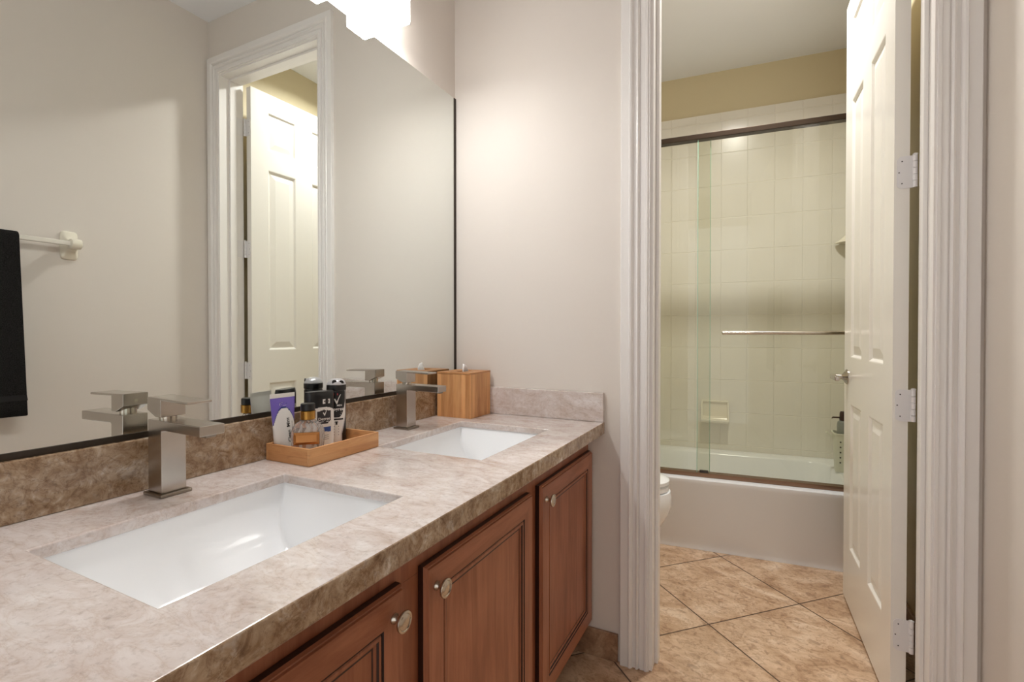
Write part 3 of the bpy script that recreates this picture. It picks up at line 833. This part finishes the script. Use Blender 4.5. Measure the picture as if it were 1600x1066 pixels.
mb = MB(); mb.lathe([(0.0060, -0.0012), (0.0060, 0.0012), (0.0045, 0.0022)], (-0.006, -0.0210, 0.1682), 'Y', seg=20)
mb.build('spray_button', M['black'], dm, world=False)
mb = MB()
for sx in (0.012,):
    pts = [(0.0085*math.cos(PI*i/10), 0.0085*math.sin(PI*i/10)) for i in range(11)]
    mb.prism(pts, lambda x, zz: (sx+x*0.8, -0.0205, 0.1635+zz), lambda x, zz: (sx+x*0.8, -0.0150, 0.1635+zz))
mb.build('grip_recess', M['black'], dm, world=False)

# paper sachet lying in the tray
mb = MB(); g = []
for i in range(9):
    g.append([(0.095+0.055*i/8, -0.735+0.075*j/6, ZT+0.0012+0.0025*math.sin(2.4*i/8+1.2*j/6)*abs(math.sin(PI*j/6))) for j in range(7)])
mb.rings(g, cap0=False, cap1=False, closed=False, mi=lambda i, a, b: 1 if i == 3 and 0.115 < a[0].co.x < 0.135 else 0)
o = mb.build('paper_sachet', [M['plastic_white'], M['purple']], smooth=True)
so = o.modifiers.new('solid', 'SOLIDIFY'); so.thickness = 0.0008
tag(o, 'small flat white sachet lying in the tray beside the spray can', 'sachet')

# ---------------------------------------------------------------- tissue box cover
BX0, BX1, BY0, BY1 = 0.028, 0.172, -0.163, -0.0205
tb = thing('tissue_box_cover', 'square bamboo tissue box cover in the counter corner', 'tissue box', ((BX0+BX1)/2, (BY0+BY1)/2, ZC))
z0, z1 = ZC+0.0004, ZC+0.158
mb = MB(); t_ = 0.006
mb.box(BX0, BX0+t_, BY0, BY1, z0, z1); mb.box(BX1-t_, BX1, BY0, BY1, z0, z1)
mb.box(BX0+t_, BX1-t_, BY0, BY0+t_, z0, z1); mb.box(BX0+t_, BX1-t_, BY1-t_, BY1, z0, z1)
mb.build('box_body', M['bamboo_v'], tb)
# lid with an oval slot
mb = MB(); cxm, cym = (BX0+BX1)/2, (BY0+BY1)/2; nn = 40
outer = []; inner = []
for i in range(nn):
    a = 2*PI*i/nn; c, s = math.cos(a), math.sin(a); k = 1/max(abs(c), abs(s))
    outer.append((cxm+c*k*(BX1-BX0+0.002)/2, cym+s*k*(BY1-BY0+0.002)/2)); inner.append((cxm+0.020*c, cym+0.040*s))
L0, L1 = z1+0.0008, z1+0.007
for zz in (L0, L1):
    for i in range(nn):
        j = (i+1) % nn; mb.face([(*outer[i], zz), (*outer[j], zz), (*inner[j], zz), (*inner[i], zz)])
for ring in (outer, inner):
    for i in range(nn):
        j = (i+1) % nn; mb.face([(*ring[i], L0), (*ring[j], L0), (*ring[j], L1), (*ring[i], L1)])
mb.merge(); mb.build('lid', M['bamboo_y'], tb, bevel=0.0008)
mb = MB(); g = []
for i in range(9):
    u = i/8; row = []
    for j in range(9):
        v = j/8; wdt = 0.034*(1-v*0.75)
        row.append((cxm+0.010*math.sin(7*u+2.5*v)*(1-0.4*v)+0.006*v, cym+(u-0.5)*2*wdt*0.9-0.006*v, L0-0.012+v*(0.040+0.006*math.sin(5*u))))
    g.append(row)
mb.rings(g, cap0=False, cap1=False, closed=False)
o = mb.build('tissue', M['tissue'], smooth=True); so = o.modifiers.new('s', 'SOLIDIFY'); so.thickness = 0.0006
tag(o, 'white tissue poking out of the bamboo box', 'tissue')

# ---------------------------------------------------------------- towel bar and towel on the right wall (seen in the mirror)
bar = thing('towel_bar', 'white ceramic towel bar on the right wall seen in the mirror', 'towel bar', (RW, -0.95, 1.507))
for yc in (-0.615, -1.285):
    mb = MB(); zc = 1.507; k = 20
    def sec(hw, hz, x, p=6):
        return [(x, yc+sup(hw, hz, p)(2*PI*i/k)[0], zc+sup(hw, hz, p)(2*PI*i/k)[1]) for i in range(k)]
    mb.rings([sec(0.0315, 0.061, RW-0.0004), sec(0.0315, 0.061, RW-0.006), sec(0.028, 0.056, RW-0.011), sec(0.021, 0.036, RW-0.018), sec(0.0175, 0.024, RW-0.03), sec(0.017, 0.0215, RW-0.048)])
    b = mb.build('bracket', M['ceramic'], bar, smooth=True, angle=0.9)
    MB().lathe([(0.015, -0.021), (0.021, -0.017), (0.023, 0.0), (0.021, 0.017), (0.015, 0.021)], (RW-0.062, yc, zc+0.002), 'Y', seg=24).build('bar_socket', M['ceramic'], b, smooth=True)
MB().box(RW-0.071, RW-0.053, -1.27, -0.63, 1.500, 1.518).build('bar', M['bar_clear'], bar, bevel=0.002)
tw = thing('hanging_towel', 'black towel folded over the towel bar, seen in the mirror', 'towel', (RW-0.062, -0.97, 1.5))
def towel_sheet(y0, y1, off, zf, zb_):
    path = []
    xc, zc2, rr = RW-0.062, 1.509, 0.016+off
    for i in range(15): path.append((xc-rr, zf+(zc2-zf)*i/14))
    for i in range(1, 10):
        a = PI-PI*i/10; path.append((xc+rr*math.cos(a), zc2+rr*math.sin(a)))
    for i in range(13): path.append((xc+rr, zc2-(zc2-zb_)*i/12))
    return path
pth = towel_sheet(-1.15, -0.80, 0, 0.800, 0.86)
mb = MB(); g = []
for j in range(29):
    y = -1.16+0.36*j/28
    g.append([(x-(0.010*math.sin(y*38)*max(0, (1.5-zz))*0.8 if x < RW-0.062 else 0)-0.010*max(0, 1.5-zz)*(1 if x < RW-0.062 else 0), y-0.018*max(0, 1-((zz-0.8)/0.7))*(1 if j < 14 else -1)*0.9, zz) for x, zz in pth])
mb.rings(g, cap0=False, cap1=False, closed=False)
o = mb.build('towel_cloth', M['towel_black'], tw, smooth=True); so = o.modifiers.new('s', 'SOLIDIFY'); so.thickness = 0.011; so.offset = 0
bv = o.modifiers.new('b', 'BEVEL'); bv.width = 0.004; bv.segments = 2
mb = MB()
mb.rings([[(x-0.0068, y, zz) for x, y, zz in r[1:4]] for r in [[(q[0], q[1], q[2]) for q in rr_] for rr_ in g]], cap0=False, cap1=False, closed=False)
for v in mb.bm.verts: v.co.z = 0.872+(v.co.z-0.90)*0.22
o = mb.build('woven_band', M['towel_band'], tw, smooth=True)

# ---------------------------------------------------------------- toilet
to = thing('toilet', 'white toilet with closed lid showing behind the door casing', 'toilet', (0.4, 0.585, 0))
def egg(cx, front, back, hw, zz, k=36, cy=0.585):
    r = []
    for i in range(k):
        a = 2*PI*i/k; c, s = math.cos(a), math.sin(a)
        r.append((cx+(front if c > 0 else back)*c, cy+hw*s, zz))
    return r
mb = MB()
mb.rings([egg(0.40, 0.290, 0.20, 0.110, 0.001), egg(0.40, 0.285, 0.20, 0.108, 0.03), egg(0.41, 0.235, 0.20, 0.098, 0.10), egg(0.42, 0.225, 0.20, 0.105, 0.18), egg(0.43, 0.270, 0.20, 0.140, 0.26),
          egg(0.43, 0.310, 0.21, 0.172, 0.33), egg(0.43, 0.320, 0.21, 0.180, 0.365), egg(0.43, 0.318, 0.21, 0.180, 0.405), egg(0.43, 0.314, 0.21, 0.177, 0.425)])
mb.build('bowl', M['porcelain'], to, smooth=True, angle=1.2)
mb = MB(); mb.rings([egg(0.43, 0.300, 0.20, 0.168, 0.426), egg(0.43, 0.308, 0.20, 0.175, 0.431), egg(0.43, 0.308, 0.20, 0.175, 0.448), egg(0.43, 0.300, 0.20, 0.168, 0.452)])
mb.build('seat', M['porcelain'], to, smooth=True, angle=0.9)
mb = MB(); mb.rings([egg(0.43, 0.300, 0.20, 0.168, 0.455), egg(0.43, 0.310, 0.20, 0.176, 0.460), egg(0.43, 0.310, 0.20, 0.176, 0.474), egg(0.43, 0.296, 0.20, 0.165, 0.483), egg(0.43, 0.24, 0.16, 0.13, 0.488)])
mb.build('lid', M['porcelain'], to, smooth=True, angle=0.9)
MB().box(0.012, 0.215, 0.36, 0.81, 0.40, 0.745).build('tank', M['porcelain'], to, bevel=0.02, seg=4)
MB().box(0.006, 0.222, 0.352, 0.818, 0.746, 0.785).build('tank_lid', M['porcelain'], to, bevel=0.01, seg=3)
mb = MB().box(0.2165, 0.230, 0.405, 0.420, 0.685, 0.70); mb.box(0.2305, 0.238, 0.405, 0.48, 0.683, 0.698)
mb.build('flush_lever', M['nickel'], to)

# ---------------------------------------------------------------- bathtub
tub = thing('bathtub', 'white alcove bathtub behind the sliding glass doors', 'bathtub', (TC.x, TC.y, 0), PHI)
L0x, L1x = -1.00, 0.566; TZ = 0.372; TB = BO-0.002
mb = MB()
# apron with a recessed kick, front lip
ap = [(0.012, 0.0005), (0.012, 0.060), (0.003, 0.078), (0.003, 0.335), (0.0, 0.342), (0.0, 0.366), (0.004, TZ), (0.03, TZ), (0.03, 0.0005)]
mb.prism(ap, lambda o_, z_: (L0x, o_, z_), lambda o_, z_: (L1x, o_, z_))
mb.build('apron', M['tub'], tub, world=False, smooth=True, angle=0.5)
def rr(x0, x1, y0, y1, r, zz, k=8):
    pts = []
    for cx, cy, a0 in ((x1-r, y0+r, -90), (x1-r, y1-r, 0), (x0+r, y1-r, 90), (x0+r, y0+r, 180)):
        for i in range(k+1):
            a = math.radians(a0+90*i/k); pts.append((cx+r*math.cos(a), cy+r*math.sin(a), zz))
    return pts
mb = MB()
mb.rings([rr(L0x, L1x, 0.0302, TB, 0.002, TZ-0.03), rr(L0x, L1x, 0.0302, TB, 0.002, TZ), rr(L0x+0.10, L1x-0.075, 0.095, TB-0.085, 0.12, TZ), rr(L0x+0.112, L1x-0.088, 0.105, TB-0.098, 0.12, TZ-0.012),
          rr(L0x+0.16, L1x-0.12, 0.13, TB-0.125, 0.12, 0.16), rr(L0x+0.24, L1x-0.18, 0.18, TB-0.17, 0.11, 0.075)], cap0=False)
mb.build('basin', M['tub'], tub, world=False, smooth=True, angle=1.0)

# ---------------------------------------------------------------- sliding shower door
sh = thing('sliding_shower_door', 'frameless sliding glass shower doors standing on the tub rim', 'shower door', (TC.x, TC.y, TZ), PHI)
def B(x0, x1, o0, o1, z0, z1): return MB().box(x0, x1, o0, o1, z0-TZ, z1-TZ)
B(L0x, L1x, 0.040, 0.088, TZ+0.0005, TZ+0.022).build('bottom_track', M['bronze'], sh, world=False, bevel=0.002)
B(L0x, L1x, 0.040, 0.088, 2.138, 2.165).build('top_rail', M['bronze_dark'], sh, world=False, bevel=0.002)
g1 = B(-0.223, L1x-0.01, 0.048, 0.054, TZ+0.023, 2.136).build('glass_panel', M['glass'], sh, world=False)
B(-0.2262, -0.2231, 0.048, 0.054, TZ+0.023, 2.136).build('polished_edge', M['glass_edge'], g1, world=False)
g2 = B(L0x+0.01, -0.165, 0.072, 0.078, TZ+0.023, 2.136).build('glass_panel', M['glass'], sh, world=False)
B(-0.1649, -0.1618, 0.072, 0.078, TZ+0.023, 2.136).build('polished_edge', M['glass_edge'], g2, world=False)
B(-0.212, -0.170, 0.056, 0.070, TZ+0.0225, TZ+0.032).build('guide_block', M['black'], sh, world=False)
mb = MB().lathe([(0.004, -0.108), (0.0095, -0.104), (0.0095, 0.504), (0.004, 0.508)], (0, 0.003, 1.128-TZ), 'X', seg=20)
hb = mb.build('handle_bar', M['satin'], sh, world=False, smooth=True, angle=0.8)
for s_ in (-0.085, 0.485):
    MB().lathe([(0.008, 0.0), (0.008, 0.0445)], (s_, 0.003, 1.128-TZ), 'Y', seg=16).build('bar_post', M['satin'], hb, world=False, smooth=True)

# ---------------------------------------------------------------- things inside the alcove
so_ = thing('soap_dish', 'cream ceramic soap dish set in the tub wall tile', 'soap dish', (*T(-0.135, BO, 0)[:2], 0.62), PHI)
mb = MB(); w2, h0, h1 = 0.083, -0.072, 0.070
pr = [(-0.0005, h0), (-0.066, h0+0.004), (-0.080, h0+0.016), (-0.078, h0+0.030), (-0.064, h0+0.024), (-0.016, h0+0.024), (-0.010, h0+0.04), (-0.010, h1-0.018), (-0.020, h1-0.008), (-0.020, h1), (-0.0005, h1)]
mb.prism(pr, lambda o_, z_: (-w2, o_, z_), lambda o_, z_: (w2, o_, z_))
mb.build('dish', M['ceramic'], so_, world=False, bevel=0.004, seg=3)
for sx in (-w2, w2-0.010):
    mb = MB().prism([(-0.0105, h0+0.024), (-0.068, h0+0.024), (-0.022, h1-0.006), (-0.0105, h1-0.006)], lambda o_, z_: (sx-0.0005 if sx < 0 else sx+0.0005, o_, z_), lambda o_, z_: (sx+0.010, o_, z_))
    mb.build('cheek', M['ceramic'], so_, world=False, bevel=0.003)

# corner shelf high on the right
cs = thing('corner_shelf', 'small ceramic corner shelf high in the tub alcove behind the door', 'shelf', (RW-0.013, 1.80, 1.66))
mb = MB(); pts = [(0, 0)] + [(-0.105*math.cos(math.radians(90*i/10)), -0.105*math.sin(math.radians(90*i/10))) for i in range(11)]
mb.prism(pts, lambda x, y: (RW-0.0135+x, 1.822+y-0.0+x*0.079, 1.655), lambda x, y: (RW-0.0135+x*0.9, 1.822+y*0.9+x*0.079, 1.668))
mb.build('shelf_plate', M['ceramic'], cs, bevel=0.003)
mb = MB(); mb.prism([(0, 0)] + [(a*0.82, b*0.82) for a, b in pts[1:]], lambda x, y: (RW-0.0135+x, 1.822+y+x*0.079, 1.669), lambda x, y: (RW-0.0135+x*0.35, 1.822+y*0.35+x*0.079, 1.725))
mb.build('support_cove', M['ceramic'], cs, bevel=0.003)

# basket with a pump bottle on the tub corner
bk = thing('shower_basket', 'pale green perforated plastic basket on the far tub corner', 'basket', (1.510, 1.545, TZ))
mb = MB(); k = 28
def bsec(hx, hy, zz): return [(1.510+sup(hx, hy, 4)(2*PI*i/k)[0], 1.545+sup(hx, hy, 4)(2*PI*i/k)[1], zz) for i in range(k)]
mb.rings([bsec(0.042, 0.045, TZ+0.001), bsec(0.044, 0.047, TZ+0.004), bsec(0.054, 0.060, TZ+0.205), bsec(0.058, 0.064, TZ+0.206), bsec(0.058, 0.064, TZ+0.212), bsec(0.051, 0.057, TZ+0.212), bsec(0.041, 0.044, TZ+0.012)])
mb.build('basket_body', M['basket'], bk, smooth=True, angle=0.6)
for i in range(5):
    for dx in (-0.024, 0.0, 0.024):
        zz = TZ+0.055+0.028*i; yy = 1.545-(0.047+0.013*(zz-TZ)/0.2)
        MB().lathe([(0.0042, -0.0015), (0.0042, 0.0010)], (1.510+dx, yy+0.0004, zz), 'Y', seg=10).build('hole', M['screw'], bk)
mb = MB().prism([(0, 0), (-0.030, 0.026), (-0.026, 0.030), (0, 0.010)], lambda x, zz: (1.4525+x, 1.530, TZ+0.18+zz), lambda x, zz: (1.4525+x, 1.560, TZ+0.18+zz))
mb.build('hook', M['basket'], bk, bevel=0.001)
pb = thing('pump_bottle', 'grey bottle with dark brown cap standing in the basket', 'bottle', (1.508, 1.545, TZ+0.014))
mb = MB().lathe([(0.028, 0.0), (0.031, 0.006), (0.033, 0.235), (0.030, 0.255), (0.020, 0.262)], (1.508, 1.545, TZ+0.0142), seg=28)
mb.build('bottle_body', M['grey_plastic'], pb, smooth=True, angle=0.7)
mb = MB().lathe([(0.021, 0.263), (0.022, 0.266), (0.021, 0.303), (0.017, 0.312)], (1.508, 1.545, TZ+0.0142), seg=24)
pc = mb.build('pump_cap', M['brown'], pb, smooth=True, angle=0.7)
mb = MB().prism([(0, -0.004), (-0.030, -0.004), (-0.036, -0.009), (-0.036, -0.003), (-0.030, 0.003), (0, 0.004)], lambda x, zz: (1.487+x, 1.540, TZ+0.292+zz), lambda x, zz: (1.487+x, 1.550, TZ+0.292+zz))
mb.build('nozzle', M['brown'], pc)

# ---------------------------------------------------------------- recessed light of the toilet room
rx_, ry_ = 1.08, 0.62
rl = thing('recessed_light', 'recessed ceiling light of the toilet room near the open door', 'recessed light', (rx_, ry_, CEIL))
mb = MB(); mb.lathe([(0.060, -0.004), (0.078, -0.004), (0.080, -0.0005), (0.060, -0.0005)], (rx_, ry_, CEIL), seg=36)
mb.build('trim_ring', M['white'], rl)
MB().lathe([(0.004, -0.0015), (0.0595, -0.0015), (0.0595, -0.0008)], (rx_, ry_, CEIL), seg=36).build('lens', M['lens_dim'], rl)
l = bpy.data.lights.new('downlight_lamp', 'AREA'); l.shape = 'DISK'; l.size = 0.13; l.energy = DOWN_W; l.color = (1.0, 0.98, 0.955); l.spread = math.radians(150)
lo = bpy.data.objects.new('downlight_lamp', l); C.objects.link(lo); lo.location = (rx_, ry_, CEIL-0.006)
